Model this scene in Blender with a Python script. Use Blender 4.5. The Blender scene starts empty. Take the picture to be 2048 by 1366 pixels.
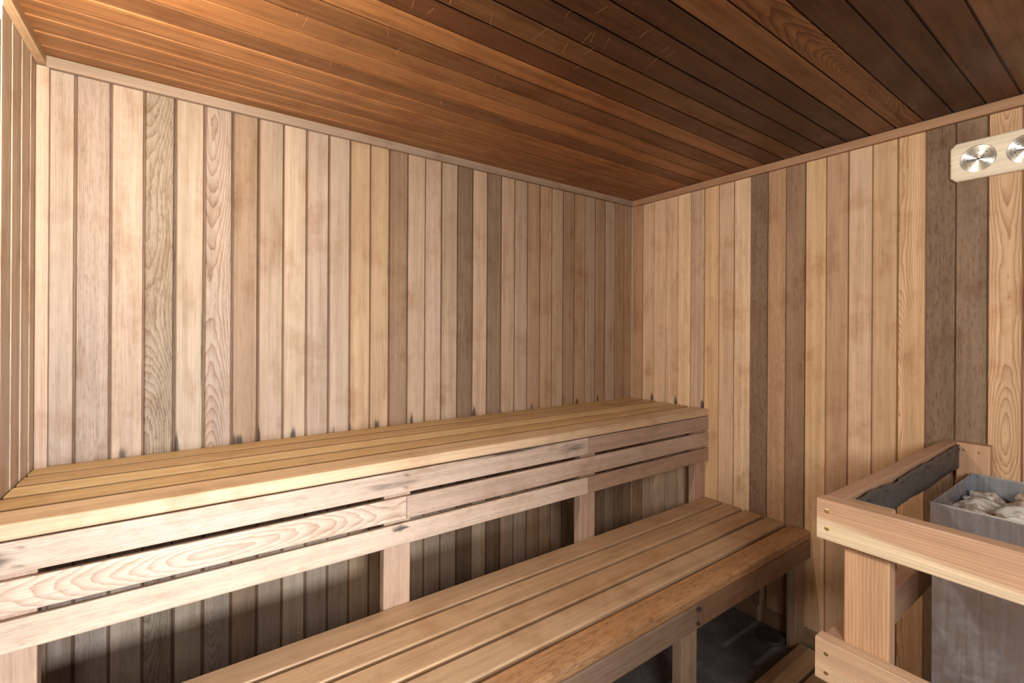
import bpy, math, random
from mathutils import Vector, Matrix, noise

sc = bpy.context.scene
col = sc.collection
random.seed(7)

# ---------------------------------------------------------------- camera
YAW, ROLL = 0.95813, 0.00602
CAM = Vector((-2.30916, -1.95623, 1.42136))
d = Vector((math.cos(YAW), math.sin(YAW), 0)); r = Vector((math.sin(YAW), -math.cos(YAW), 0)); u = Vector((0, 0, 1))
r2 = r * math.cos(ROLL) + u * math.sin(ROLL); u2 = -r * math.sin(ROLL) + u * math.cos(ROLL)
camd = bpy.data.cameras.new('camera'); cam = bpy.data.objects.new('camera', camd); col.objects.link(cam)
camd.sensor_width = 36; camd.sensor_fit = 'HORIZONTAL'; camd.lens = 919.504 / 2048 * 36
camd.shift_y = -23.5 / 2048; camd.clip_start = 0.02
M = Matrix((r2, u2, -d)).transposed().to_4x4(); M.translation = CAM
cam.matrix_world = M
sc.camera = cam

# ---------------------------------------------------------------- light and exposure
sc.view_settings.view_transform = 'Standard'; sc.view_settings.look = 'None'
sc.view_settings.gamma = 1; sc.view_settings.use_curve_mapping = False
sc.view_settings.exposure = 0.0
sc.cycles.use_denoising = True
sc.cycles.max_bounces = 10; sc.cycles.diffuse_bounces = 6
sc.cycles.sample_clamp_indirect = 6
w = bpy.data.worlds.new('world'); sc.world = w; w.use_nodes = True
w.node_tree.nodes['Background'].inputs[0].default_value = (0.93, 0.96, 1.0, 1)
w.node_tree.nodes['Background'].inputs[1].default_value = 0.5
LAMP_POWER = 3900.0         # radiance of the small bulb in the wall lamp
def area(name, loc, target, sx, sy, power, colour, spread=180):
    l = bpy.data.lights.new(name, 'AREA'); l.shape = 'RECTANGLE'; l.size = sx; l.size_y = sy
    l.energy = power; l.color = colour; l.spread = math.radians(spread)
    o = bpy.data.objects.new(name, l); col.objects.link(o); o.location = loc
    o.rotation_euler = (Vector(target) - Vector(loc)).to_track_quat('-Z', 'Y').to_euler()
    return o
area('low_rear_light', (-2.2, -2.55, 1.0), (-2.35, 0, 0.95), 0.30, 0.22, 15, (0.84, 0.93, 1.0), 78)  # unseen source low behind the camera, worked out from the bench shadows
area('added_right_fill', (-2.62, -2.80, 1.84), (0, -1.6, 1.35), 0.75, 0.55, 50, (1, 0.97, 0.93), 150)  # added unseen fill for the right wall, guard rail and heater

# ---------------------------------------------------------------- colours
def lin(c):
    return tuple((x / 255 / 12.92) if x <= 10 else ((x / 255 + 0.055) / 1.055) ** 2.4 for x in c)
def mul(c, k): return tuple(min(1, x * k) for x in c)

# ---------------------------------------------------------------- node helpers
class NT:
    def __init__(s, name):
        s.m = bpy.data.materials.new(name); s.m.use_nodes = True; s.t = s.m.node_tree
        s.b = s.t.nodes['Principled BSDF']
    def n(s, typ, **kw):
        x = s.t.nodes.new(typ)
        for k, v in kw.items():
            if k == 'ins':
                for a, b in v.items(): s.set(x.inputs[a], b)
            else: setattr(x, k, v)
        return x
    def set(s, sock, val):
        if isinstance(val, bpy.types.NodeSocket): s.t.links.new(val, sock)
        else: sock.default_value = val
    def math(s, op, a, b=0.0, c=0.0, clamp=False):
        x = s.n('ShaderNodeMath', operation=op, use_clamp=clamp)
        s.set(x.inputs[0], a); s.set(x.inputs[1], b)
        if op in ('MULTIPLY_ADD', 'SMOOTH_MIN'): s.set(x.inputs[2], c)
        return x.outputs[0]
    def comb(s, a, b, c):
        x = s.n('ShaderNodeCombineXYZ'); s.set(x.inputs[0], a); s.set(x.inputs[1], b); s.set(x.inputs[2], c); return x.outputs[0]
    def noise(s, vec, scale=1.0, detail=3.0, rough=0.5):
        x = s.n('ShaderNodeTexNoise'); s.set(x.inputs['Vector'], vec)
        x.inputs['Scale'].default_value = scale; x.inputs['Detail'].default_value = detail; x.inputs['Roughness'].default_value = rough
        return x.outputs[0]
    def ramp(s, v, a, b, lo=0.0, hi=1.0):
        x = s.n('ShaderNodeMapRange'); s.set(x.inputs[0], v); x.inputs[1].default_value = a; x.inputs[2].default_value = b
        s.set(x.inputs[3], lo); s.set(x.inputs[4], hi); x.interpolation_type = 'SMOOTHSTEP'; return x.outputs[0]
    def mix(s, fac, a, b, blend='MIX'):
        x = s.n('ShaderNodeMix', data_type='RGBA', blend_type=blend)
        s.set(x.inputs[0], fac); s.set(x.inputs[6], a); s.set(x.inputs[7], b); return x.outputs[2]

def wood(name, rough=0.6, mottle=0.5, spec=0.3, ring=1.0, bump=0.4, late=(0.46, 0.28, 0.19), ringf=520.0, blotch=0.6, con=1.0):
    """cedar: every board carries gc=(along,across,seed), tint=colour, prm=(figure,stain,weather)"""
    t = NT(name)
    gc = t.n('ShaderNodeAttribute', attribute_name='gc'); tint = t.n('ShaderNodeAttribute', attribute_name='tint')
    prm = t.n('ShaderNodeAttribute', attribute_name='prm')
    s1 = t.n('ShaderNodeSeparateXYZ'); t.set(s1.inputs[0], gc.outputs['Vector']); U, V, S = s1.outputs
    s2 = t.n('ShaderNodeSeparateXYZ'); t.set(s2.inputs[0], prm.outputs['Vector']); F, ST, WE = s2.outputs
    S10 = t.math('MULTIPLY', S, 37.0)
    # growth rings of a slightly wandering trunk cut lengthwise
    wob = t.noise(t.comb(t.math('MULTIPLY', U, 1.7), t.math('MULTIPLY', V, 3.0), S10), 1, 2)
    wob = t.math('SUBTRACT', wob, 0.5)
    wob2 = t.math('SUBTRACT', t.noise(t.comb(t.math('MULTIPLY', U, 11.0), t.math('MULTIPLY', V, 30.0), S10), 1, 3), 0.5)
    invF = t.math('SUBTRACT', 1.0, F)
    v0 = t.math('ADD', V, t.math('MULTIPLY', invF, 0.22))
    v0 = t.math('ADD', v0, t.math('MULTIPLY', wob, 0.03))
    slow = t.math('SUBTRACT', t.noise(t.comb(t.math('MULTIPLY', U, 1.15), 0.0, S10), 1, 1), 0.38)
    dep = t.math('MULTIPLY', t.math('MULTIPLY', slow, F), 0.26)
    dep = t.math('ADD', dep, t.math('MULTIPLY', t.math('MULTIPLY', wob2, t.math('ADD', t.math('MULTIPLY', F, 0.9), 0.06)), 0.010))
    dep = t.math('ADD', dep, 0.02)
    rr = t.math('SQRT', t.math('ADD', t.math('MULTIPLY', v0, v0), t.math('MULTIPLY', dep, dep)))
    ph = t.math('MULTIPLY', rr, t.math('MULTIPLY_ADD', F, ringf * -0.9, ringf * 1.55))
    fr = t.math('FRACT', t.math('MULTIPLY', ph, 0.5))
    lat = t.math('POWER', fr, 2.4)
    lat = t.math('MULTIPLY', lat, t.ramp(fr, 1.0, 0.93))
    # fine fibre and wide streaks
    fib = t.noise(t.comb(t.math('MULTIPLY', U, 6.0), t.math('MULTIPLY', V, 420.0), S10), 1, 3, 0.65)
    strk = t.noise(t.comb(t.math('MULTIPLY', U, 1.1), t.math('MULTIPLY', V, 46.0), S10), 1, 4, 0.6)
    mot = t.noise(t.comb(t.math('MULTIPLY', U, 5.0), t.math('MULTIPLY', V, 15.0), S10), 1, 4, 0.62)
    big = t.noise(t.comb(t.math('MULTIPLY', U, 2.1), t.math('MULTIPLY', V, 3.0), S10), 1, 2, 0.5)
    c = tint.outputs['Color']
    latf = t.math('MULTIPLY', lat, t.math('MULTIPLY_ADD', F, 0.42 * ring, 0.36 * ring))
    c = t.mix(latf, c, t.mix(1.0, c, (*late, 1), 'MULTIPLY'))
    k = t.math('ADD', t.ramp(fib, 0.30, 0.70, 1 - .12 * con, 1 + .08 * con), t.ramp(strk, 0.32, 0.70, -0.13 * con, 0.09 * con))
    c = t.mix(1.0, c, t.comb(k, k, k), 'MULTIPLY')
    c = t.mix(t.ramp(mot, 0.50, 0.74, 0.0, mottle), c, t.mix(1.0, c, (0.74, 0.64, 0.55, 1), 'MULTIPLY'))
    c = t.mix(t.ramp(big, 0.42, 0.70, 0.0, mottle * 0.7), c, t.mix(1.0, c, (0.84, 0.76, 0.68, 1), 'MULTIPLY'))
    # grey weathering in figured flecks
    fl = t.noise(t.comb(t.math('MULTIPLY', U, 30.0), t.math('MULTIPLY', V, 150.0), S10), 1, 4, 0.7)
    fl2 = t.math('MULTIPLY', t.ramp(fl, 0.48, 0.66), WE)
    c = t.mix(fl2, c, t.mix(1.0, c, (0.64, 0.58, 0.53, 1), 'MULTIPLY'))
    # large blotches that run on across neighbouring boards
    gp = t.n('ShaderNodeNewGeometry'); wn = t.noise(gp.outputs['Position'], 5.5, 4, 0.62)
    c = t.mix(t.ramp(wn, 0.50, 0.72, 0.0, blotch), c, t.mix(1.0, c, (0.72, 0.60, 0.50, 1), 'MULTIPLY'))
    # mould and water stains
    sn = t.noise(t.comb(t.math('MULTIPLY', U, 12.0), t.math('MULTIPLY', V, 120.0), S10), 1, 4, 0.6)
    stf = t.ramp(t.math('ADD', t.math('MULTIPLY', ST, 1.25), t.math('MULTIPLY', sn, 0.85)), 0.72, 1.30, 0.0, 0.88)
    stf = t.math('MULTIPLY', stf, t.ramp(ST, 0.03, 0.2))
    c = t.mix(stf, c, (0.030, 0.021, 0.019, 1))
    t.set(t.b.inputs['Base Color'], c)
    t.set(t.b.inputs['Roughness'], t.ramp(mot, 0.3, 0.7, rough - 0.06, rough + 0.08))
    t.b.inputs['Specular IOR Level'].default_value = spec
    h = t.math('ADD', t.math('MULTIPLY', fib, 0.5), t.math('MULTIPLY', lat, t.math('MULTIPLY_ADD', WE, 0.9, 0.25)))
    bp = t.n('ShaderNodeBump'); bp.inputs['Strength'].default_value = bump; bp.inputs['Distance'].default_value = 0.0012
    t.set(bp.inputs['Height'], h); t.set(t.b.inputs['Normal'], bp.outputs[0])
    return t.m

M_wall = wood('cedar_wall', 0.62, 0.62, 0.25)
M_ceil = wood('cedar_ceiling', 0.46, 0.85, 0.35, ring=1.5, late=(0.46, 0.28, 0.18), con=1.9)
M_bench = wood('cedar_bench', 0.50, 0.45, 0.35, ring=0.8)
M_rail = wood('new_cedar_rail', 0.55, 0.15, 0.3, ring=0.9, late=(0.62, 0.42, 0.28), ringf=250.0, blotch=0.1)
M_trim = wood('cedar_trim', 0.6, 0.35, 0.3)
M_pine = wood('pale_pine', 0.5, 0.08, 0.4, ring=0.18, late=(0.8, 0.66, 0.5), bump=0.05, blotch=0.0)

def plain(name, colr, rough=0.5, metal=0.0, spec=0.5, emit=None, power=0):
    t = NT(name); t.b.inputs['Base Color'].default_value = (*colr, 1); t.b.inputs['Roughness'].default_value = rough
    t.b.inputs['Metallic'].default_value = metal; t.b.inputs['Specular IOR Level'].default_value = spec
    if emit: t.b.inputs['Emission Color'].default_value = (*emit, 1); t.b.inputs['Emission Strength'].default_value = power
    return t.m
M_nail = plain('rusty_nail', (0.03, 0.022, 0.02), 0.6, 0.3)
M_brass = plain('brass', (0.62, 0.47, 0.20), 0.35, 1.0)
M_dark = plain('black_print', (0.02, 0.02, 0.02), 0.6)
M_lampmetal = plain('lamp_metal', (0.5, 0.48, 0.44), 0.4, 1.0)
M_bulb = plain('lamp_bulb', (0.9, 0.85, 0.75), 0.3, 0, 0.5, (1.0, 0.93, 0.77), LAMP_POWER)
def jar_mat():
    t = NT('lamp_jar_glass'); tr = t.n('ShaderNodeBsdfTransparent'); em = t.n('ShaderNodeEmission'); em.inputs[0].default_value = (1, .9, .68, 1); em.inputs[1].default_value = 9.0
    mx = t.n('ShaderNodeMixShader'); mx.inputs[0].default_value = 0.16; t.set(mx.inputs[1], tr.outputs[0]); t.set(mx.inputs[2], em.outputs[0])
    t.t.links.new(mx.outputs[0], t.t.nodes['Material Output'].inputs[0]); return t.m
M_lampglass = jar_mat()

def steel(name, base, rough, streak=0.3, spots=0.3, metal=1.0, bump=.02):
    t = NT(name); tc = t.n('ShaderNodeTexCoord'); s = t.n('ShaderNodeSeparateXYZ'); t.set(s.inputs[0], tc.outputs['Object'])
    X, Y, Z = s.outputs
    a = t.noise(t.comb(t.math('MULTIPLY', X, 160.0), t.math('MULTIPLY', Y, 160.0), t.math('MULTIPLY', Z, 6.0)), 1, 3, 0.6)
    b = t.noise(t.comb(t.math('MULTIPLY', X, 26.0), t.math('MULTIPLY', Y, 26.0), t.math('MULTIPLY', Z, 26.0)), 1, 5, 0.7)
    c = t.mix(t.ramp(b, 0.38, 0.66, 0.0, spots), (*base, 1), (*mul(base, 0.45), 1))
    t.set(t.b.inputs['Base Color'], c); t.b.inputs['Metallic'].default_value = metal
    q = t.math('ADD', t.ramp(a, 0.3, 0.7, rough - 0.1 * streak, rough + 0.25 * streak), t.ramp(b, 0.35, 0.7, 0.0, 0.16))
    t.set(t.b.inputs['Roughness'], q)
    bp = t.n('ShaderNodeBump'); bp.inputs['Strength'].default_value = bump; bp.inputs['Distance'].default_value = 0.001
    t.set(bp.inputs['Height'], t.math('ADD', a, b))
    if bump: t.set(t.b.inputs['Normal'], bp.outputs[0])
    return t.m
M_galv = steel('galvanised_steel', (0.50, 0.50, 0.54), 0.34, 0.2, 0.7, bump=.01)
M_brushed = steel('brushed_steel', (0.66, 0.67, 0.73), 0.40, 0.25, 0.15, bump=0)
M_shield = steel('dull_sheet_metal', (0.11, 0.10, 0.09), 0.5, 0.2, 0.35, metal=.6)

def concrete():
    t = NT('dark_concrete'); tc = t.n('ShaderNodeTexCoord')
    b = t.noise(tc.outputs['Object'], 9, 6, 0.65); f = t.noise(tc.outputs['Object'], 160, 3, 0.6)
    c = t.mix(t.ramp(b, 0.35, 0.7), (0.095, 0.085, 0.08, 1), (0.16, 0.14, 0.13, 1))
    c = t.mix(t.ramp(f, 0.35, 0.7, 0.0, 0.5), c, (0.05, 0.045, 0.05, 1))
    t.set(t.b.inputs['Base Color'], c); t.b.inputs['Roughness'].default_value = 0.6
    bp = t.n('ShaderNodeBump'); bp.inputs['Strength'].default_value = 0.3; bp.inputs['Distance'].default_value = 0.002
    t.set(bp.inputs['Height'], f); t.set(t.b.inputs['Normal'], bp.outputs[0])
    return t.m
M_floor = concrete()

def stone_mat():
    t = NT('sauna_stone'); tc = t.n('ShaderNodeTexCoord')
    oi = t.n('ShaderNodeObjectInfo')
    v = t.n('ShaderNodeVectorMath', operation='ADD'); t.set(v.inputs[0], tc.outputs['Object'])
    t.set(v.inputs[1], t.comb(t.math('MULTIPLY', oi.outputs['Random'], 9.0), 0.0, 0.0))
    b = t.noise(v.outputs[0], 22, 5, 0.6); f = t.noise(v.outputs[0], 110, 4, 0.7)
    c = t.mix(t.ramp(b, 0.46, 0.62), (0.56, 0.54, 0.51, 1), (0.26, 0.18, 0.12, 1))
    c = t.mix(t.ramp(f, 0.48, 0.72, 0.0, 0.4), c, (0.62, 0.60, 0.58, 1))
    t.set(t.b.inputs['Base Color'], c); t.b.inputs['Roughness'].default_value = 0.85
    bp = t.n('ShaderNodeBump'); bp.inputs['Strength'].default_value = 0.6; bp.inputs['Distance'].default_value = 0.003
    t.set(bp.inputs['Height'], f); t.set(t.b.inputs['Normal'], bp.outputs[0])
    return t.m
M_stone = stone_mat()

def dial_mat():
    t = NT('brushed_dial'); t.b.inputs['Base Color'].default_value = (0.86, 0.83, 0.77, 1)
    t.b.inputs['Metallic'].default_value = 1.0; t.b.inputs['Roughness'].default_value = 0.36
    t.b.inputs['Anisotropic'].default_value = 0.92
    tg = t.n('ShaderNodeTangent', direction_type='RADIAL', axis='Z'); t.set(t.b.inputs['Tangent'], tg.outputs[0]); t.b.inputs['Anisotropic Rotation'].default_value = 0.25
    return t.m
M_dial = dial_mat()

# ---------------------------------------------------------------- mesh builder
class Boards:
    """collects planks; point attributes gc, tint, prm"""
    def __init__(s): s.v = []; s.f = []; s.gc = []; s.ti = []; s.pr = []
    def quad_strip(s, rings, ucoord, vcoord, seed, tint, fig, stain, we, closed=True, vmul=None):
        base = len(s.v); n = len(rings[0])
        for i, ring in enumerate(rings):
            for j, p in enumerate(ring):
                s.v.append(tuple(p)); s.gc.append((ucoord[i], vcoord[j], seed)); s.ti.append((*(tint(p) if callable(tint) else (tuple(a_ * b_ for a_, b_ in zip(tint, vmul[j])) if vmul else tint)), 1))
                s.pr.append((fig, stain(ucoord[i], vcoord[j]) if stain else 0.0, we))
        for i in range(len(rings) - 1):
            for j in range(n if closed else n - 1):
                a = base + i * n + j; b = base + i * n + (j + 1) % n
                s.f.append((a, b, b + n, a + n))
    def cap(s, ring, uc, vc, seed, tint, flip):
        base = len(s.v)
        for j, p in enumerate(ring):
            s.v.append(tuple(p)); s.gc.append((uc + (j % 2) * 0.002, vc[j] * 0.9, seed)); s.ti.append((*(tint(p) if callable(tint) else mul(tint, .85)), 1)); s.pr.append((0.2, 0, 0.5))
        idx = list(range(base, base + len(ring)))
        s.f.append(tuple(idx[::-1] if flip else idx))
    def plank(s, o, U, V, N, L, prof, vco, tint, fig=0.0, stain=None, we=0.0, step=0.05, seed=None, caps=True, uoff=0.0, warp=0.0, vmul=None):
        """profile points prof=[(v,n)] swept along U from o"""
        o, U, V, N = Vector(o), Vector(U), Vector(V), Vector(N)
        if seed is None: seed = random.random()
        k = max(1, int(round(L / step))) ; us = [L * i / k for i in range(k + 1)]
        rings = []
        for x in us:
            wv = warp * (noise.noise(Vector((x * 2.3, seed * 50, 0)))) if warp else 0
            rings.append([o + U * x + V * (a + wv) + N * b for a, b in prof])
        uc = [x + uoff + seed * 3 for x in us]
        st = (lambda a, b: stain(a - seed * 3 - uoff, b)) if stain else None
        s.quad_strip(rings, uc, vco, seed, tint, fig, st, we, True, vmul)
        if caps:
            s.cap(rings[0], uc[0], vco, seed, tint, True); s.cap(rings[-1], uc[-1], vco, seed, tint, False)
    def box(s, lo, hi, axis, face, tint, fig=0.0, stain=None, we=0.0, bev=0.004, step=0.06, seed=None, nf=4, warp=0.0, side=None):
        """axis-aligned board, grain along axis; face = axis that looks at the viewer (grain figure lies there)"""
        lo, hi = Vector(lo), Vector(hi); other = 3 - axis - face
        E = [Vector((1, 0, 0)), Vector((0, 1, 0)), Vector((0, 0, 1))]
        U, V, N = E[axis], E[other], E[face]
        W = hi[other] - lo[other]; T = hi[face] - lo[face]; b = min(bev, W / 3, T / 3)
        pts = []
        for i in range(nf + 1): pts.append((b + (W - 2 * b) * i / nf, 0))
        pts += [(W - b * 0.3, b * 0.3), (W, b), (W, T - b), (W - b * 0.3, T - b * 0.3)]
        for i in range(nf + 1): pts.append((W - b - (W - 2 * b) * i / nf, T))
        pts += [(b * 0.3, T - b * 0.3), (0, T - b), (0, b), (b * 0.3, b * 0.3)]
        vco = [a - W / 2 - (nn * 1.0 if True else 0) for a, nn in pts]
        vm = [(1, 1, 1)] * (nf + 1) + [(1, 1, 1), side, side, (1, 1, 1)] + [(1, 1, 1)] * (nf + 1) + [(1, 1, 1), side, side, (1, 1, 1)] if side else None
        hand = U.cross(V).dot(N)
        if hand < 0:
            pts = pts[::-1]; vco = vco[::-1]
            if vm: vm = vm[::-1]
        # profile seen along U must run counter-clockwise for outward normals
        s.plank(lo, U, V, N, hi[axis] - lo[axis], pts[::1], vco, tint, fig, stain, we, step, seed, True, 0, warp, vm)
    def build(s, name, mat, parent=None, origin=None):
        me = bpy.data.meshes.new(name)
        og = Vector(origin) if origin is not None else Vector((0, 0, 0))
        me.from_pydata([tuple(Vector(p) - og) for p in s.v], [], s.f)
        a = me.attributes.new('gc', 'FLOAT_VECTOR', 'POINT'); a.data.foreach_set('vector', [x for p in s.gc for x in p])
        a = me.attributes.new('tint', 'FLOAT_COLOR', 'POINT'); a.data.foreach_set('color', [x for p in s.ti for x in p])
        a = me.attributes.new('prm', 'FLOAT_VECTOR', 'POINT'); a.data.foreach_set('vector', [x for p in s.pr for x in p])
        me.materials.append(mat); me.update()
        return link(name, me, parent, og)

def link(name, me, parent=None, loc=(0, 0, 0)):
    o = bpy.data.objects.new(name, me); col.objects.link(o); loc = Vector(loc)
    if parent:
        o.parent = parent; p = parent; off = Vector((0, 0, 0))
        while p: off += p.location; p = p.parent
        o.location = loc - off
    else: o.location = loc
    return o
def thing(name, label, cat, loc=(0, 0, 0), group=None):
    o = bpy.data.objects.new(name, None); col.objects.link(o); o.location = loc; o.empty_display_size = 0.1
    return tag(o, label, cat, group)
def tag(o, label, cat, group=None):
    o['label'] = label; o['category'] = cat
    if group: o['group'] = group
    return o
def struct(o): o['kind'] = 'structure'; return o

def mesh(name, v, f, mat, parent=None, origin=(0, 0, 0), smooth=False):
    og = Vector(origin); me = bpy.data.meshes.new(name); me.from_pydata([tuple(Vector(p) - og) for p in v], [], f)
    me.materials.append(mat); me.update()
    if smooth:
        for p in me.polygons: p.use_smooth = True
    return link(name, me, parent, og)
def lathe(profile, c, A, B, C, n=32):
    """profile [(radius, height)] around axis C at c; A,B span the circle"""
    v = []; f = []; c, A, B, C = map(Vector, (c, A, B, C))
    for rad, h in profile:
        for i in range(n):
            t = 2 * math.pi * i / n; v.append(c + A * rad * math.cos(t) + B * rad * math.sin(t) + C * h)
    for k in range(len(profile) - 1):
        for i in range(n):
            a = k * n + i; b = k * n + (i + 1) % n; f.append((a, b, b + n, a + n))
    f.append(tuple(range(n))[::-1]); f.append(tuple(range((len(profile) - 1) * n, len(profile) * n)))
    return v, f
def disc(name, c, N, rad, hgt, mat, parent, n=16, slot=False):
    N = Vector(N).normalized(); A = N.orthogonal().normalized(); B = N.cross(A)
    v, f = lathe([(rad, 0), (rad, hgt * 0.6), (rad * 0.8, hgt), (rad * 0.35, hgt), (rad * 0.25, hgt * 0.45)] if slot else [(rad, 0), (rad * 0.9, hgt)], c, A, B, N, n)
    return mesh(name, v, f, mat, parent, c)

# ---------------------------------------------------------------- palette (albedo)
def S(r_, g, b): return lin((r_ * .975, g * 1.06, b * 1.20))
TAN = S(194, 152, 112); LIGHT = S(196, 156, 114); PINK = S(190, 150, 113); GREY = S(176, 140, 100); BRN = S(174, 130, 91)
DRK = S(142, 107, 76); ORG = S(194, 148, 102); DGREY = S(128, 98, 71)
def jit(c, k=0.05):
    f = 1 + random.uniform(-k, k); return (min(1, c[0] * f * (1 + random.uniform(-.008, .008))), min(1, c[1] * f), min(1, c[2] * f * (1 + random.uniform(-.015, .015))))

def gauss(a, c, w): return math.exp(-((a - c) / w) ** 2)
LX = -2.687; P = 0.084
G0 = S(150, 108, 74)

def clad(b, o, U, V, N, L, W, tint, fig, we, stain=None, gapw=0.0065, left=0.003, dep=0.005, seed=None, warp=0.0, step=0.05):
    """one tongue-and-groove board: face plus the recessed reveal on its far side.  N points into the room"""
    face = W - gapw
    prof = [(0, -dep), (0, -dep * 0.8), (left, 0)]
    for q in (.035, .09, .18, .28, .39, .5, .61, .72, .82, .91, .965): prof.append((left + (face - left - 0.0015) * q, 0))
    prof += [(face - 0.0015, 0), (face, -0.0015), (face + 0.0003, -dep), (W, -dep), (W, -dep - 0.01), (0, -dep - 0.01)]
    vco = [a - W / 2 for a, _ in prof]
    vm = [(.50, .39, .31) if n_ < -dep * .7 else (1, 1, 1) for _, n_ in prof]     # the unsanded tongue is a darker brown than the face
    hand = Vector(U).cross(Vector(V)).dot(Vector(N))
    if hand < 0: prof = prof[::-1]; vco = vco[::-1]; vm = vm[::-1]
    prof = prof[::-1]; vco = vco[::-1]; vm = vm[::-1]
    b.plank(o, U, V, N, L, prof, vco, tint, fig, stain, we, step, seed, True, 0, warp, vm)

ZC = 2.24; BT = 0.998     # ceiling at the back wall, top of the upper bench
def ceil_z(y): return ZC + 0.0092 * y

# ---------------------------------------------------------------- back wall
# (tint, figure, weather) from the left corner to the right corner
BW = [(TAN, .15, .25), (PINK, .55, .55), (TAN, .35, .3), (GREY, .85, .9), (LIGHT, .0, .1), (PINK, .9, .45), (BRN, .3, .3), (mul(TAN, .9), .1, .2),
      (LIGHT, .0, .05), (PINK, .1, .15), (mul(PINK, .97), .0, .1), (mul(ORG, 1.0), .0, .1), (mul(ORG, .95), .1, .1), (mul(BRN, .92), .1, .25),
      (mul(TAN, .95), .0, .15), (PINK, .2, .35), (mul(PINK, .95), .0, .2), (DRK, .3, .5), (mul(TAN, .93), .0, .1), (mul(DRK, 1.1), .1, .4),
      (mul(TAN, .85), .1, .2), (mul(PINK, .85), .0, .2), (mul(BRN, .95), .1, .2), (mul(BRN, 1.0), .0, .3), (mul(TAN, .8), .1, .2),
      (mul(BRN, .85), .1, .3), (mul(BRN, .97), .0, .2), (mul(PINK, .8), .1, .2), (mul(BRN, .86), .0, .2), (mul(PINK, .78), .1, .2),
      (mul(BRN, .84), .0, .2), (mul(BRN, .95), .0, .2)]
b = Boards()
x = -2.683
edges = [-2.683, -2.600] + [-2.600 + 0.0842 * i for i in range(1, 32)]
edges[-1] = 0.0
moulds = {2: (.03, .8), 4: (.005, 1.0), 5: (.0, .2), 6: (.02, 1.0), 7: (.0, 1.1), 8: (.035, .9), 10: (.02, 1.0), 11: (.0, .6), 12: (.03, .9), 13: (.0, .3), 14: (.02, .9), 18: (.01, 1.0), 20: (.0, .5), 22: (.03, .6), 26: (.02, .9), 28: (.02, .8)}
for i in range(32):
    x0, x1 = edges[i], edges[i + 1] if i + 1 < len(edges) else 0.0
    if x1 <= x0: break
    t, fg, we = BW[i]
    mv = moulds.get(i)
    def stn(a, v, mv=mv, i=i):
        z = a; q = 0.0
        if mv:
            q = .78 * mv[1] * math.exp(-((z - BT) / (0.02 + .05 * ((i * 37) % 10) / 10)) ** 2) * math.exp(-((v + 0.042 - mv[0]) / (.007 + .011 * ((i * 53) % 10) / 10)) ** 2) if z > BT - .02 else 0
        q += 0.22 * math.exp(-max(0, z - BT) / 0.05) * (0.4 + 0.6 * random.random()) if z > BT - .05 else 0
        q += (.5 * gauss(v, .033, .003) + .35 * gauss(v, -.036, .003)) * max(0, noise.noise(Vector((a * 2.6, i * 5.1, 2.0))) + .05) * 1.5
        if i == 3: q = max(q, 0.35 * math.exp(-((v - .02) / .006) ** 2) * math.exp(-((z - 1.75) / .12) ** 2))
        return q
    t = mul(t, {3: .78, 6: .82, 7: .86, 8: .9, 13: .74, 17: .80, 19: .82}.get(i, .95 if i < 3 else .88 if i < 17 else 1.0))  # listed boards vary in tone; other left ones dimmed to even out lamplight
    wq = max(0, 1 - i / 15)                           # light balance put into the colour: boards greyer towards the left corner
    t = (t[0] * (1 - .18 * wq), t[1] * (1 - .11 * wq), t[2] * (1 + .04 * wq))
    clad(b, (x0, 0, 0), (0, 0, 1), (1, 0, 0), (0, -1, 0), ZC, x1 - x0, jit(t), fg, we, stn, gapw=random.uniform(.0045, .0075), left=.0045, dep=.007, seed=random.random(), warp=0.0008, step=0.03)
struct(b.build('wall_back', M_wall))

# ---------------------------------------------------------------- right wall
RT = [(mul(BRN, .8), .0, .3), (mul(TAN, .93), .0, .1), (mul(TAN, 1.0), .0, .1), (mul(TAN, .9), .0, .15), (mul(LIGHT, 1.05), .1, .1), (mul(PINK, .82), .0, .15), (mul(ORG, .95), .0, .1), (mul(TAN, .86), .0, .1),
      (LIGHT, .0, .3), (DGREY, .6, .9), (mul(BRN, .92), .3, .5), (DRK, .5, .5), (ORG, .0, .25), (mul(BRN, .98), .0, .1), (TAN, .15, .1), (mul(ORG, .88), .05, .0),
      (ORG, .8, .0), (mul(DGREY, .92), .6, .9), (mul(DGREY, 1.08), .4, .7), (mul(ORG, 1.0), 1.0, .0), (TAN, .2, .1), (BRN, .0, .1), (TAN, .4, .1), (DRK, .2, .3)]
b = Boards()
ye = [-0.0, -0.084]; 
while len(ye) < 42: ye.append(ye[-1] - P + (0.0005 if len(ye) < 5 else 0))
for i in range(len(ye) - 1):
    t, fg, we = RT[i] if i < len(RT) else random.choice(RT)
    def stn(a, v, i=i):
        q = 0.0
        if i < 6 and a > BT - .03: q = (0.15 + .75 * (i % 2)) * math.exp(-((a - BT) / 0.05) ** 2) * math.exp(-((v - .03) / .012) ** 2)
        if i in (0, 2, 4, 5, 8): q += 0.6 * math.exp(-((v - .034) / .0035) ** 2) * max(0, noise.noise(Vector((a * 3, i * 7.3, 0)))) * 1.4
        if i in (9, 11): q += 0.45 * max(0, noise.noise(Vector((a * 2.2, i * 3.3, v * 20))) + .05)
        return q
    clad(b, (0, ye[i], 0), (0, 0, 1), (0, -1, 0), (-1, 0, 0), ZC - 0.03, P, jit(mul(t, 1.5 if i < 9 else 1.32), .03), fg, we, stn, gapw=random.uniform(.003, .0055), left=.0015, dep=.0045, warp=0.0006, step=0.03)  # boards lightened in colour in place of missing light, more near the corner
struct(b.build('wall_right', M_wall))

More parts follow.
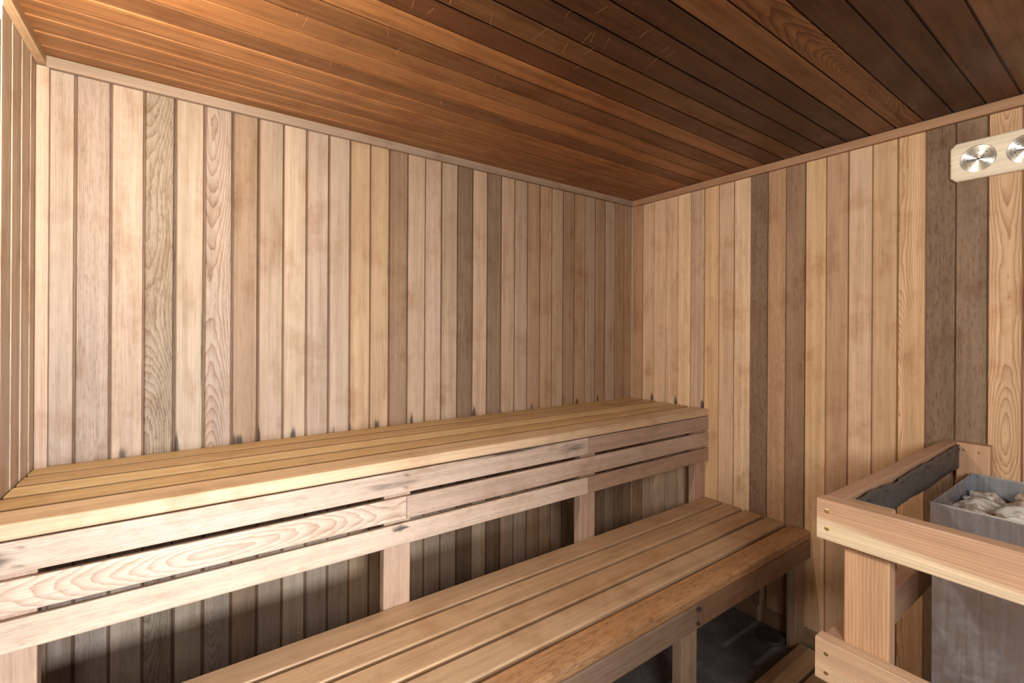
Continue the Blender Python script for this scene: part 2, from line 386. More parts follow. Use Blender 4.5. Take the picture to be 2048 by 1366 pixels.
# ---------------------------------------------------------------- left wall
b = Boards()
y = 0.012
for i in range(42):
    t = random.choice([TAN, PINK, TAN, LIGHT, GREY])
    t = (t[0] * 1.25, t[1] * 1.38, t[2] * 1.55)
    clad(b, (LX, y, 0), (0, 0, 1), (0, -1, 0), (1, 0, 0), ZC, P, jit(t), .1, .3, None, gapw=.010, left=.004, dep=.007, warp=0.0008)
    y -= P
struct(b.build('wall_left', M_wall))

# ---------------------------------------------------------------- ceiling
CC = S(158, 100, 54)
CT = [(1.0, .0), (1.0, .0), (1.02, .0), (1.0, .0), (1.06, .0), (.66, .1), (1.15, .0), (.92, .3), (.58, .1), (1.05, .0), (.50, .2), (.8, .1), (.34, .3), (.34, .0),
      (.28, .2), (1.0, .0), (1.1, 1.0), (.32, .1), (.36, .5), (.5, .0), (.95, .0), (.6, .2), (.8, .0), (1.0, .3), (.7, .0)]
b = Boards()
y = 0.004
U = Vector((1, 0, 0)); V = Vector((0, -1, -0.0092)).normalized(); N = U.cross(V)
N = Vector((0, 0.0092, -1)).normalized()
for i in range(42):
    k, fg = CT[i] if i < len(CT) else (random.uniform(.6, 1.1), .1)
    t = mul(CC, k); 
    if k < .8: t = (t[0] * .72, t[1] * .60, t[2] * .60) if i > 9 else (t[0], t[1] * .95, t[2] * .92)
    elif i > 9: t = mul(t, .6)  # later boards darkened further in colour, standing in for light falloff
    def stn(a, v, i=i):
        q = 0
        if i in (5, 9, 12, 14, 15): q = .55 * math.exp(-((v - .034) / .004) ** 2) * max(0, noise.noise(Vector((a * 3, i * 7.3, 0))) + .1) * 1.5
        return q
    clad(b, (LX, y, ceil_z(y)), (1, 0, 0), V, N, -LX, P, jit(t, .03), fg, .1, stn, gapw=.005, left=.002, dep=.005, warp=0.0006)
    y -= P
rs = random.Random(5)
for k in range(60):                                   # scratches in the boards
    xx, yy = rs.uniform(-2.15, -1.15), rs.uniform(-.45, -1.15); an = math.pi / 2 + rs.uniform(-.5, .2); ln = rs.uniform(.012, .06); wd = rs.uniform(.00025, .0006)
    dx, dy = math.cos(an) * ln / 2, math.sin(an) * ln / 2; ex, ey = -math.sin(an) * wd, math.cos(an) * wd
    base = len(b.v)
    for px_, py_ in ((xx - dx - ex, yy - dy - ey), (xx - dx + ex, yy - dy + ey), (xx + dx + ex, yy + dy + ey), (xx + dx - ex, yy + dy - ey)):
        b.v.append((px_, py_, ceil_z(py_) - .0004)); b.gc.append((0, 0, .5)); b.ti.append((*S(206, 146, 96), 1)); b.pr.append((0, 0, 0))
    b.f.append((base, base + 1, base + 2, base + 3))
struct(b.build('ceiling', M_ceil))

# ---------------------------------------------------------------- floor
def slab(name, lo, hi, mat):
    x0, y0, z0 = lo; x1, y1, z1 = hi
    v = [(x0, y0, z0), (x1, y0, z0), (x1, y1, z0), (x0, y1, z0), (x0, y0, z1), (x1, y0, z1), (x1, y1, z1), (x0, y1, z1)]
    f = [(0, 3, 2, 1), (4, 5, 6, 7), (0, 1, 5, 4), (1, 2, 6, 5), (2, 3, 7, 6), (3, 0, 4, 7)]
    return mesh(name, v, f, mat)
struct(slab('floor', (LX, -3.4, -0.06), (0, 0, 0), M_floor))

# ---------------------------------------------------------------- trims
def trim(name, lo, hi, axis, face, tint, fig=0.0, stain=None, bev=.003):
    b = Boards(); b.box(lo, hi, axis, face, tint, fig, stain, .2, bev); return struct(b.build(name, M_trim))
trim('trim_1', (LX + .024, -.020, ZC - .036), (-.021, .0, ZC - .001), 0, 1, S(156, 122, 92))
b = Boards()   # right wall cornice follows the slope of the ceiling
W_, T_ = .035, .020
prof = [(0, 0), (W_, 0), (W_, T_), (0, T_)]
b.plank((0, -.001, ZC - .0365), Vector((0, -1, -.0092)).normalized(), (0, 0, 1), (-1, 0, 0), 3.38, prof[::-1], [0, .035, .055, .02], S(178, 128, 88), 0, None, 0)
struct(b.build('trim_2', M_trim))
trim('trim_3', (LX + .001, -3.38, ceil_z(-3.38) - .029), (LX + .024, -.0005, ZC - .0015), 1, 2, S(200, 152, 104))
b = bpy.data.objects['trim_3']
for vt in b.data.vertices:                       # follow the slope
    vt.co.z = vt.co.z if False else (ceil_z(vt.co.y) - .001 if vt.co.z > ZC - .02 else ceil_z(vt.co.y) - .029)
trim('trim_4', (LX + .001, -.018, .05), (-2.657, .0, ZC - .0365), 2, 1, S(188, 148, 114), .1)
trim('trim_5', (-.013, -.013, .05), (-.0005, -.0005, ZC - .0375), 2, 1, S(190, 148, 112))
trim('baseboard_back', (LX + .01, -.014, .0005), (-.015, -.0005, .075), 0, 1, mul(BRN, .7))
trim('baseboard_right', (-.014, -3.3, .0005), (-.0005, -.0005, .075), 1, 0, mul(BRN, .7))
trim('baseboard_left', (LX + .0005, -3.3, .0005), (LX + .014, -.016, .075), 1, 0, mul(BRN, .7))

# ---------------------------------------------------------------- benches
X0, X1 = LX + .003, -.002
POST = [(-.098, -.008), (-.9325, -.843), (-1.793, -1.703), (-2.672, -2.582)]
up = thing('upper_bench', 'tall upper wooden bench with three fascia boards running along the back wall', 'bench', (-1.35, -.27, 0))
topc = [S(196, 148, 92), S(190, 142, 90), S(212, 166, 108), S(198, 150, 94), S(204, 158, 112)]
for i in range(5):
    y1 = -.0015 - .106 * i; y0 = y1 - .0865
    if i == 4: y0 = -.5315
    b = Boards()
    b.box((X0, y0, .962), (X1, y1, BT), 0, 2, topc[i], .05 if i != 2 else .0, lambda a, v: .12 * max(0, noise.noise(Vector((a * 2, v * 10, i)))) , .1, .005, .05, nf=6, warp=.0006, side=(.42, .34, .28) if i < 4 else None)  # slat sides darkened in colour to make the gaps read as shade
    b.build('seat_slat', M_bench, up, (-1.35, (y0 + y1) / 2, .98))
FC = [((-2.683, -.905), S(198, 160, 126), .6), ((-.903, -.002), S(180, 140, 108), .5), ((-2.683, -1.725), S(206, 167, 131), 1.0), ((-1.723, -.002), S(192, 152, 118), .0),
      ((-2.683, -.905), S(210, 170, 133), .05), ((-.903, -.002), S(176, 134, 100), .2)]
zr = [(.888, .9585)] * 2 + [(.802, .8745)] * 2 + [(.720, .789)] * 2
def fst(row):
    def f(a, v, row=row): return 0
    return f
for k, ((xa, xb), tc_, fg) in enumerate(FC):
    z0, z1 = zr[k]; row = k // 2
    def stn(a, v, xa=xa, row=row):
        xx = xa + a; q = 0
        for px_, _ in [(p[0] + .045, 0) for p in POST]:
            for dv in (-.02, .02):
                q += .5 * math.exp(-((xx - px_ - .02) / .007) ** 2) * math.exp(-((v - dv) / .004) ** 2)
        if row == 0:
            q += .5 * gauss(xx, -1.78, .16) * gauss(v, .0, .022) + .55 * gauss(xx, -1.0, .12) * gauss(v, .005, .022) + .6 * gauss(xx, -1.3, .3) * gauss(v, .033, .008)
            q += .7 * gauss(xx, -2.66, .05) * gauss(v, .0, .03)
        if row == 2: q += .9 * gauss(xx, -1.75, .025) * gauss(v, .02, .012)
        return q
    b = Boards(); b.box((xa, -.532, z0), (xb, -.5135, z1), 0, 1, tc_, fg, stn, .35, .0035, .02, nf=6)
    b.build('fascia_board', M_bench, up, ((xa + xb) / 2, -.523, (z0 + z1) / 2))
for xa, xb in POST:
    b = Boards()
    b.box((xa, -.513, .0), (xb, -.475, .9615), 2, 1, S(190, 146, 110), .15, lambda a, v: .45 * gauss(a, .56, .05) * max(0, .3 + noise.noise(Vector((a * 9, v * 30, 3)))) + .3 * gauss(a, .72, .03), .2, .003, .04)
    b.build('leg', M_bench, up, ((xa + xb) / 2, -.494, 0))
    b = Boards(); b.box((xa + .02, -.4745, .872), (xb - .03, -.004, .9615), 1, 0, mul(BRN, .8), 0, None, .1)
    b.build('crossbeam', M_bench, up, ((xa + xb) / 2, -.24, .91))

lo_ = thing('lower_bench', 'low wide five-slat wooden bench in front of the upper bench', 'bench', (-1.35, -.77, 0))
LZ = .518
lowc = [S(188, 141, 97), S(192, 144, 98), S(194, 146, 100), S(190, 146, 102), S(182, 128, 80)]
g = [-.5145, -.6175, -.7245, -.831, -.937, -1.034]
xr = [.0, .0, .0, .0, .0]
for i in range(5):
    y1 = g[i] - (.0078 if i else 0); y0 = g[i + 1] + (.0078 if i < 4 else 0)
    b = Boards()
    def stn(a, v, i=i):
        q = .10 * max(0, noise.noise(Vector((a * 3, v * 20, i)))) + .45 * gauss(a, 2.685, .02)
        for px_ in (p[0] + .045 for p in POST):
            if i in (1, 2, 3): q += .8 * gauss(a + X0, px_ - .02, .006) * gauss(v, .02, .005)
        return q
    b.box((X0, y0, .480), (X1, y1, LZ), 0, 2, lowc[i], (.45, .0, .05, .0, .22)[i], stn, (.1, .15, .1, .15, 1.0)[i], .0045 if i < 4 else .009, .02, nf=6, warp=.0006)
    b.build('seat_slat', M_bench, lo_, (-1.35, (y0 + y1) / 2, .5))
LP = [(-.098, -.008), (-.935, -.846), (-1.795, -1.705), (-2.672, -2.582)]
for xa, xb, tc_ in [(-2.683, -.848, S(150, 116, 86)), (-.846, -.002, S(140, 98, 66))]:
    b = Boards()
    def stn(a, v, xa=xa):
        xx = xa + a; q = 0
        for px_ in (-.89, -1.75, -.05):
            for dv in (-.026, .026): q += .55 * math.exp(-((xx - px_ - .02) / .010) ** 2) * math.exp(-((v - dv) / .006) ** 2)
        q += .4 * gauss(xx, -.86, .04)
        return q
    b.box((xa, -1.0335, .395), (xb, -1.0145, .4795), 0, 1, tc_, .1, stn, .2, .0035, .02, nf=6)
    b.build('apron', M_bench, lo_, ((xa + xb) / 2, -1.024, .43))
for xa, xb in LP:
    b = Boards()
    b.box((xa, -1.014, .0), (xb, -.976, .4795), 2, 1, S(168, 132, 98), .15, lambda a, v: .5 * gauss(a, .22, .02) * gauss(v, .0, .02) + .45 * gauss(a, 0.0, .05), .2, .003, .04)
    b.build('leg', M_bench, lo_, ((xa + xb) / 2, -.995, 0))
    b = Boards(); b.box((xa + .01, -.9755, .392), (xb - .04, -.5335, .4795), 1, 0, mul(BRN, .8), 0, None, .1)
    b.build('crossbeam', M_bench, lo_, ((xa + xb) / 2, -.75, .43))

# ---------------------------------------------------------------- duckboard
db = thing('duckboard', 'slatted wooden duckboard lying on the floor in front of the low bench', 'duckboard', (-1.3, -1.25, 0))
for i in range(4):
    y1 = -1.042 - .1095 * i; y0 = y1 - .0975
    b = Boards(); b.box((-2.6, y0, .030), (-.122, y1, .062), 0, 2, jit(S(164, 122, 82)), .1, lambda a, v: .12 * max(0, noise.noise(Vector((a * 4, v * 20, 1)))), .2, .004)
    b.build('slat', M_bench, db, (-1.36, (y0 + y1) / 2, .045))
for i in range(15):  # unseen further slats, added to bounce more light under the benches
    y1 = -1.480 - .1095 * i; y0 = y1 - .0975
    b = Boards(); b.box((-2.6, y0, .030), (-1.12, y1, .062), 0, 2, jit(S(176, 132, 92)), .1, None, .2, .004)
    b.build('slat', M_bench, db, (-1.36, (y0 + y1) / 2, .045))  # added unseen slat
for xx in (-1.20, -1.85, -2.55):
    b = Boards(); b.box((xx, -3.08, .0), (xx + .04, -1.485, .0295), 1, 2, mul(BRN, .7)); b.build('batten', M_bench, db, (xx + .02, -2.3, 0))  # batten under the added unseen slats
for xx in (-.30, -1.0, -1.75, -2.5):
    b = Boards(); b.box((xx, -1.46, .0), (xx + .04, -1.05, .0295), 1, 2, mul(BRN, .7)); b.build('batten', M_bench, db, (xx + .02, -1.25, 0))

# ---------------------------------------------------------------- floor drain
v, f = lathe([(.062, 0), (.062, .006), (.055, .010), (.045, .006), (.02, .007), (.012, .004)], (-.088, -.905, .0005), (1, 0, 0), (0, 1, 0), (0, 0, 1), 32)
tag(mesh('floor_drain', v, f, M_shield, None, (-.088, -.905, .0005), True), 'round metal floor drain under the right end of the low bench', 'drain')

# ---------------------------------------------------------------- heater guard rail
RZ0, RZ1 = .931, 1.026
gr = thing('heater_guard_rail', 'pale new wooden guard rail of posts and rails fencing off the heater', 'guard rail', (-.55, -1.95, 0))
RC = S(206, 162, 116); RC2 = S(198, 146, 102)
def gb(name, lo, hi, axis, face, tint, fig=0.0, seed=None, stain=None):
    b = Boards(); b.box(lo, hi, axis, face, tint, fig, stain, .0, .0035, seed=seed, nf=12)
    return b.build(name, M_rail, gr, [(lo[k] + hi[k]) / 2 for k in range(3)])
def two(z0, z1, hi, lo_c, k0, k1):
    def f(p):
        q = (p.z - z0) / (z1 - z0); e = k0 + (k1 - k0) * (-1.479 - p.y) / .35; m = min(1, max(0, (q - e) / .12 + .5)); return tuple(a * m + b_ * (1 - m) for a, b_ in zip(hi, lo_c))
    return f
gb('front_rail', (-1.082, -2.48, RZ0), (-1.0445, -1.479, RZ1), 1, 0, two(RZ0, RZ1, S(192, 144, 104), S(222, 186, 140), .52, .2), .35, .31)
gb('front_rail', (-1.082, -2.48, .598), (-1.0445, -1.477, .695), 1, 0, two(.598, .695, S(204, 158, 116), S(218, 176, 130), .4, .2), .3, .57)
gb('side_rail', (-1.044, -1.521, RZ0), (-.0005, -1.483, RZ1), 0, 1, S(176, 128, 92), .1, .12)
gb('side_rail', (-1.044, -1.521, .598), (-.015, -1.483, .695), 0, 1, S(176, 128, 92), .1, .77)
gb('side_rail', (-1.044, -2.478, RZ0), (-.0005, -2.44, RZ1), 0, 1, S(176, 128, 92), .1, .22)
gb('side_rail', (-1.044, -2.478, .598), (-.015, -2.44, .695), 0, 1, S(176, 128, 92), .1, .67)
gb('post', (-1.044, -1.6085, .0), (-1.0065, -1.5215, 1.022), 2, 0, S(196, 146, 102), .45, .43)
gb('post', (-1.044, -2.4395, .0), (-1.0065, -2.352, 1.022), 2, 0, S(206, 146, 104), .3, .83)
gb('wall_post', (-.040, -1.608, .0765), (-.0005, -1.5215, 1.026), 2, 0, RC2, .1, .66)
gb('wall_post', (-.040, -2.4395, .0765), (-.0005, -2.352, 1.026), 2, 0, RC2, .1, .26)
for zz in (RZ0 + .028, RZ1 - .026): disc('screw', (-1.082, -1.500, zz), (-1, 0, 0), .0048, .0012, M_brass, gr, 14, True)
for zz in (.598 + .022, .695 - .030): disc('screw', (-1.082, -1.500, zz), (-1, 0, 0), .0048, .0012, M_brass, gr, 14, True)
for yy, zz in ((-1.542, 1.002), (-1.581, 1.0)): disc('screw', (-.040, yy, zz), (-1, 0, 0), .0042, .0012, M_brass, gr, 14, True)
# wavy heat shield tacked to the inside of the side rail
v = []; f = []; nx, nz = 60, 5
for i in range(nx + 1):
    xx = -1.004 + (.962) * i / nx; tt = i / nx
    wave = .006 * math.sin(tt * 17) * (1 - .75 * tt) + .004 * math.sin(tt * 37 + 1) * (1 - tt)
    zt = 1.019 + .004 * math.sin(tt * 15 + .5) * (1 - .7 * tt) - .004 * math.exp(-((tt - .4) / .12) ** 2); zb_ = .934 + .005 * math.sin(tt * 15 + 1.5) * (1 - .7 * tt)
    for j in range(nz + 1):
        q = j / nz; bul = .006 + abs(wave) * (.25 + q * .9)
        v.append((xx, -1.5225 - bul, zb_ + (zt - zb_) * q))
for i in range(nx):
    for j in range(nz):
        a = i * (nz + 1) + j; f.append((a, a + nz + 1, a + nz + 2, a + 1))
sh = mesh('heat_shield', v, f, M_shield, gr, (-.52, -1.53, .98), True); sh['label'] = 'dark wavy sheet metal strip'
md = sh.modifiers.new('solid', 'SOLIDIFY'); md.thickness = .0009; md.offset = 0
for i in range(8):
    xx = -.93 + .125 * i
    for zz in (1.004, .947):
        o = disc('tack', (xx + (.03 if zz < .97 else 0), -1.5335 if i > 3 else -1.537, zz), (0, -1, 0), .0035, .0012, M_nail, gr, 10)
        if 1: o.parent = sh; o.location = Vector(o.location) + gr.location - (sh.location + gr.location)

# ---------------------------------------------------------------- heater
HX0, HX1, HY1, HY0, HZ = -.555, -.078, -1.566, -2.20, .930
ht = thing('sauna_heater', 'galvanised steel sauna stove box behind the wooden guard rail', 'heater', (-.32, -1.88, 0))
def shell(name, x0, x1, y0, y1, z0, z1, th, mat, parent, bottom=None):
    """open-topped folded box with wall thickness"""
    o = [(x0, y0), (x1, y0), (x1, y1), (x0, y1)]; i_ = [(x0 + th, y0 + th), (x1 - th, y0 + th), (x1 - th, y1 - th), (x0 + th, y1 - th)]
    zb_ = bottom if bottom is not None else z0 + th
    v = [(a, b_, z0) for a, b_ in o] + [(a, b_, z1) for a, b_ in o] + [(a, b_, z1) for a, b_ in i_] + [(a, b_, zb_) for a, b_ in i_]
    f = [(0, 3, 2, 1), (12, 13, 14, 15)]
    for k in range(4):
        n = (k + 1) % 4
        f += [(k, n, n + 4, k + 4), (k + 4, n + 4, n + 8, k + 8), (k + 8, n + 8, n + 12, k + 12)]
    ob = mesh(name, v, f, mat, parent, ((x0 + x1) / 2, (y0 + y1) / 2, z0))
    md = ob.modifiers.new('bev', 'BEVEL'); md.width = min(.0015, th * .4); md.segments = 2; md.limit_method = 'ANGLE'
    return ob
shell('stone_tray', HX0, HX1, HY0, HY1, .770, HZ, .003, M_galv, ht, .848)
shell('body', HX0 + .0035, HX1 - .0035, HY0 + .0035, HY1 - .0035, .10, .7695, .003, M_brushed, ht)
for fx in (HX0 + .03, HX1 - .07):
    for fy in (HY0 + .03, HY1 - .07):
        o = slab('foot', (fx, fy, 0), (fx + .04, fy + .04, .0995), M_galv); o.parent = ht; o.location = -ht.location
# folded lip along the rim, in a paler metal than the tray
M_edge = plain('pale_steel_edge', (.85, .84, .82), .5, .7)
for xa in (HX0 - .001, HX1 - .004):
    v = []
    for yy in (HY0, HY1):
        for k in range(8):
            t = 2 * math.pi * k / 8; v.append((xa + .002 + .0026 * math.cos(t), yy, HZ + .0015 + .0026 * math.sin(t)))
    f = [(k, (k + 1) % 8, 8 + (k + 1) % 8, 8 + k) for k in range(8)] + [tuple(range(8))[::-1], tuple(range(8, 16))]
    mesh('rim', v, f, M_edge, ht, (xa, -1.88, HZ), True)
# faint stamped marks
v = []; f = []
rs = random.Random(3)
for k, (yy, wd) in enumerate([(-1.655, .003), (-1.667, .005), (-1.680, .006), (-1.693, .002), (-1.703, .003), (-1.716, .004), (-1.727, .005)]):
    zz = .852; base = len(v); xq = HX0 - .0003
    v += [(xq, yy, zz), (xq, yy - wd, zz), (xq, yy - wd * .6, zz + .007), (xq, yy - wd * .1, zz + .007)]; f.append((base, base + 1, base + 2, base + 3))
mesh('stamp', v, f, plain('stamp_ink', (.16, .15, .15), .7), ht, (HX0, -1.69, .85))

# stones in the tray
def stone(idx, c, s_, rot):
    import bmesh
    bm = bmesh.new(); bmesh.ops.create_icosphere(bm, subdivisions=4, radius=1)
    R_ = random.Random(idx * 17 + 5); off = Vector((R_.random() * 50, R_.random() * 50, R_.random() * 50))
    planes = [(Vector((R_.uniform(-1, 1), R_.uniform(-1, 1), R_.uniform(-.6, 1))).normalized(), R_.uniform(.62, .85)) for _ in range(9)]
    for vt in bm.verts:
        p = vt.co.copy(); p *= 1 + .22 * noise.noise(p * 1.1 + off)
        for n_, dd in planes:
            e = p.dot(n_) - dd
            if e > 0: p -= n_ * e * .88
        p *= 1 + .025 * noise.noise(p * 4 + off) + .012 * noise.noise(p * 11 + off)
        vt.co = Vector((p.x * s_[0], p.y * s_[1], p.z * s_[2]))
    bmesh.ops.rotate(bm, verts=bm.verts, cent=(0, 0, 0), matrix=Matrix.Rotation(rot, 3, 'Z') @ Matrix.Rotation(R_.uniform(-.3, .3), 3, 'X'))
    me = bpy.data.meshes.new('heater_stone'); bm.to_mesh(me); bm.free(); me.materials.append(M_stone)
    for p in me.polygons: p.use_smooth = True
    return link('heater_stone', me, None, c)
ST = []
rs = random.Random(11)
gy = 0
for j in range(6):
    for i in range(5):
        xx = HX0 + .058 + i * .0905 + rs.uniform(-.003, .003); yy = HY1 - .056 - j * .103 + rs.uniform(-.003, .003)
        if yy < HY0 + .07: continue
        hh = rs.uniform(.026, .036) if j == 0 else rs.uniform(.036, .050); ST.append((xx, yy, .848 + hh * .84, (rs.uniform(.044, .049), rs.uniform(.049, .055), hh), rs.uniform(-.3, .3)))
rowsn = ['front rim of the stove tray', 'second row behind the rim', 'middle row of the stove tray', 'row before the back rim', 'back rim by the wall']
posn = ['leftmost', 'second from the left', 'third from the left', 'fourth from the left', 'fifth from the left', 'sixth from the left']
cnt = {}
for k, (xx, yy, zz, s_, ro) in enumerate(ST):
    i = k % 5; j = k // 5
    tag(stone(k, (xx, yy, zz), s_, ro), 'grey sauna stone, %s, %s' % (rowsn[i], posn[j]), 'stone', 'stones heaped in the stove tray')

# ---------------------------------------------------------------- thermometer and hygrometer on one pine plate
TX = -.0005
th = thing('sauna_thermometer', 'pale pine wall plate with two round brushed metal dials', 'thermometer', (TX, -1.627, 2.04))
YA, YB, ZA, ZB = -1.496, -1.760, 1.971, 2.110
def octo(inset, ch): return [(YA - inset, ZB - ch - inset * .4), (YA - ch - inset * .4, ZB - inset), (YB + ch + inset * .4, ZB - inset), (YB + inset, ZB - ch - inset * .4),
                             (YB + inset, ZA + ch + inset * .4), (YB + ch + inset * .4, ZA + inset), (YA - ch - inset * .4, ZA + inset), (YA - inset, ZA + ch + inset * .4)]
D1, D2, DR = (-1.569, 2.0415), (-1.6855, 2.0405), .0475
b = Boards()
lev = [(0, -.0005), (0, -.013), (.003, -.017), (.0075, -.018)]
rings = [[Vector((xx, p[0], p[1])) for p in octo(ins, .016)] for ins, xx in lev]
seed = .5; base = 0
for ring in rings:
    for p in ring: b.v.append(tuple(p)); b.gc.append((p.y, p.z, seed)); b.ti.append((*S(240, 206, 160), 1)); b.pr.append((.1, 0, 0))
for k in range(len(rings) - 1):
    for i in range(8): a = k * 8 + i; c_ = k * 8 + (i + 1) % 8; b.f.append((a, a + 8, c_ + 8, c_))
# front face with two round holes: fan between hole rims and the outline
nseg = 48
def addv(p, t=None):
    b.v.append(tuple(p)); b.gc.append((p[1], p[2], seed)); b.ti.append((*(t or S(240, 206, 160)), 1)); b.pr.append((.1, 0, 0)); return len(b.v) - 1
XF = -.018; ym = (D1[0] + D2[0]) / 2; o8 = octo(.0075, .016)
def half(cy_, cz_, outline):
    """outline: closed polygon; rays from the centre hit it"""
    hole = []; out = []; inner = []
    angs = sorted([2 * math.pi * (k + .5) / nseg for k in range(nseg)] + [math.atan2(z_ - cz_, y_ - cy_) % (2 * math.pi) for y_, z_ in outline])
    for a in angs:
        dy, dz = math.cos(a), math.sin(a)
        best = 1e9
        for q in range(len(outline)):
            (ya, za), (yb, zb2) = outline[q], outline[(q + 1) % len(outline)]
            ex, ez = yb - ya, zb2 - za; den = dy * ez - dz * ex
            if abs(den) < 1e-12: continue
            tt = ((ya - cy_) * ez - (za - cz_) * ex) / den; uu = ((ya - cy_) * dz - (za - cz_) * dy) / den
            if tt > 0 and -1e-4 <= uu <= 1 + 1e-4: best = min(best, tt)
        out.append(addv((XF, cy_ + dy * best, cz_ + dz * best))); hole.append(addv((XF, cy_ + dy * DR, cz_ + dz * DR)))
        inner.append(addv((XF + .0105, cy_ + dy * DR, cz_ + dz * DR), S(176, 140, 104)))
    for k in range(len(angs)):
        n = (k + 1) % len(angs)
        b.f.append((out[k], out[n], hole[n], hole[k])); b.f.append((hole[k], hole[n], inner[n], inner[k]))
half(D1[0], D1[1], [o8[0], o8[1], (ym, ZB - .0075), (ym, ZA + .0075), o8[6], o8[7]])
half(D2[0], D2[1], [(ym, ZB - .0075), o8[2], o8[3], o8[4], o8[5], (ym, ZA + .0075)])
b.build('plate', M_pine, th, (TX, -1.627, 2.04))
disc('screw', (TX - .0135, -1.4965, 2.035), (-.3, 1, 0), .003, .0012, M_nail, th, 10)
def text(s_, size, y_, z_, x_, parent, ang=0.0, ys=1.0):
    cu = bpy.data.curves.new('lettering', 'FONT'); cu.body = s_; cu.size = size; cu.align_x = 'CENTER'; cu.align_y = 'CENTER'; cu.extrude = .00008; cu.offset = .00012
    o = bpy.data.objects.new('lettering', cu)
    dg = bpy.context.evaluated_depsgraph_get(); col.objects.link(o); bpy.context.view_layer.update()
    me = bpy.data.meshes.new_from_object(o.evaluated_get(bpy.context.evaluated_depsgraph_get())); bpy.data.objects.remove(o)
    # text x -> -Y, text y -> +Z, normal -> -X
    mt = Matrix(((0, 0, -1), (-1, 0, 0), (0, 1, 0)))
    for vt in me.vertices: vt.co = mt @ vt.co
    me.materials.clear(); me.materials.append(M_dark); me.name = 'lettering'
    return link('lettering', me, parent, (x_, y_, z_))
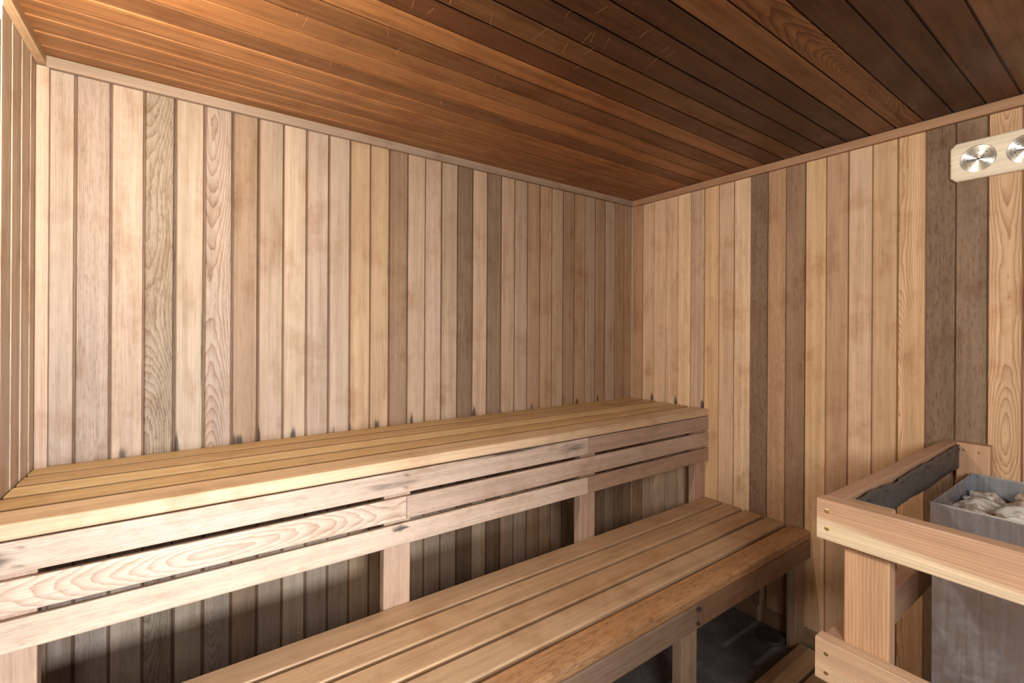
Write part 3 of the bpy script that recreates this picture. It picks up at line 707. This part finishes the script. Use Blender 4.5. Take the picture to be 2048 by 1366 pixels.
def dial(cy_, cz_, nums, a0, step, word, top, needle):
    # dial face: object axis Z looks into the room so the brushing runs round its centre
    n = 64; v = [(0, 0, 0)] + [(DR * .2 * k * math.cos(2 * math.pi * i / n), DR * .2 * k * math.sin(2 * math.pi * i / n), 0) for k in range(1, 6) for i in range(n)]
    f = [(0, 1 + i, 1 + (i + 1) % n) for i in range(n)] + [(1 + (k - 1) * n + i, 1 + k * n + i, 1 + k * n + (i + 1) % n, 1 + (k - 1) * n + (i + 1) % n) for k in range(1, 5) for i in range(n)]
    me = bpy.data.meshes.new('dial'); me.from_pydata(v, [], f); me.materials.append(M_dial); me.update()
    o = link('dial', me, th, (TX - .0080, cy_, cz_)); o.rotation_euler = (0, -math.pi / 2, 0)
    # printed ring, ticks, numbers
    v = []; f = []; X = TX - .0084
    def arc(r0, r1, a_, b_, m=2):
        for i in range(m):
            t0 = a_ + (b_ - a_) * i / m; t1 = a_ + (b_ - a_) * (i + 1) / m; base = len(v)
            for rr_, tt in ((r0, t0), (r1, t0), (r1, t1), (r0, t1)): v.append((X, cy_ - rr_ * math.cos(tt), cz_ + rr_ * math.sin(tt)))
            f.append((base, base + 1, base + 2, base + 3))
    A0, A1 = math.radians(225), math.radians(-45)
    arc(.0385, .0388, A0, A1, 60); arc(.0355, .0357, A0, A1, 60)
    for k in range(61):
        a = A0 + (A1 - A0) * k / 60; arc(.0355, .0415 if k % 5 == 0 else .0388, a - .006, a + .006, 1)
    mesh('scale', v, f, M_dark, th, (X, cy_, cz_))
    for k, s_ in enumerate(nums):
        a = math.radians(a0 - step * k); text(s_, .0062, cy_ - .029 * math.cos(a), cz_ + .029 * math.sin(a), X, th)
    text(word, .0044, cy_, cz_ + .0085, X, th); text(top, .0044, cy_, cz_ + .0145, X, th)
    # needle with hub
    a = math.radians(needle); c_, s2_ = math.cos(a), math.sin(a); X2 = TX - .0105
    pts = [(-.014, .0009), (-.004, .0012), (.0, .0032), (.004, .0012), (.036, .0003), (.036, -.0003), (.004, -.0012), (0, -.0032), (-.004, -.0012), (-.014, -.0009)]
    vv = [(X2, cy_ - (p * c_ - q * s2_), cz_ + (p * s2_ + q * c_)) for p, q in pts] + [(X2 + .0005, cy_ - (p * c_ - q * s2_), cz_ + (p * s2_ + q * c_)) for p, q in pts]
    m = len(pts); ff = [tuple(range(m)), tuple(range(m, 2 * m))[::-1]] + [(i, (i + 1) % m, (i + 1) % m + m, i + m) for i in range(m)]
    mesh('needle', vv, ff, M_dark, th, (X2, cy_, cz_))
dial(D1[0], D1[1], ['0', '20', '40', '60', '80', '100', '120'], 225, 45, 'THERMOMETER', 'SAUNA', 184)
dial(D2[0], D2[1], ['10', '20', '30', '40', '50', '60', '70', '80', '90'], 217, 27, 'HYGROMETER', 'SAUNA', 178)

# ---------------------------------------------------------------- wall lamp
LPX, LPY = -2.612, -.885
lp = thing('wall_lamp', 'glowing glass wall lamp high on the left wall', 'lamp', (LX + .001, LPY, 2.0))
v, f = lathe([(.050, 0), (.050, .006), (.040, .012)], (LX + .0005, LPY, 2.06), (0, 1, 0), (0, 0, 1), (1, 0, 0), 32)
mesh('wall_plate', v, f, M_lampmetal, lp, (LX, LPY, 2.06), True)
v, f = lathe([(.012, .012), (.012, LPX - LX)], (LX, LPY, 2.06), (0, 1, 0), (0, 0, 1), (1, 0, 0), 20)
mesh('arm', v, f, M_lampmetal, lp, (LX, LPY, 2.06), True)
v, f = lathe([(.02, .03), (.045, .02), (.050, .0), (.050, -.02)], (LPX, LPY, 2.06), (1, 0, 0), (0, 1, 0), (0, 0, 1), 32)
mesh('cap', v, f, M_lampmetal, lp, (LPX, LPY, 2.06), True)
v, f = lathe([(.048, .134), (.056, .11), (.056, .04), (.053, .034), (.055, .028), (.055, .020), (.049, .004), (.036, -.010), (.018, -.018), (.004, -.020)], (LPX, LPY, 1.905), (1, 0, 0), (0, 1, 0), (0, 0, 1), 40)
mesh('glass', v, f, M_lampglass, lp, (LPX, LPY, 1.95), True)
v, f = lathe([(.008, .05), (.009, .03), (.0125, .014), (.0145, .0), (.011, -.0095), (.005, -.014), (.001, -.0145)], (LPX + .004, LPY, 1.930), (1, 0, 0), (0, 1, 0), (0, 0, 1), 32)
mesh('bulb', v, f, M_bulb, lp, (LPX + .004, LPY, 1.930), True)
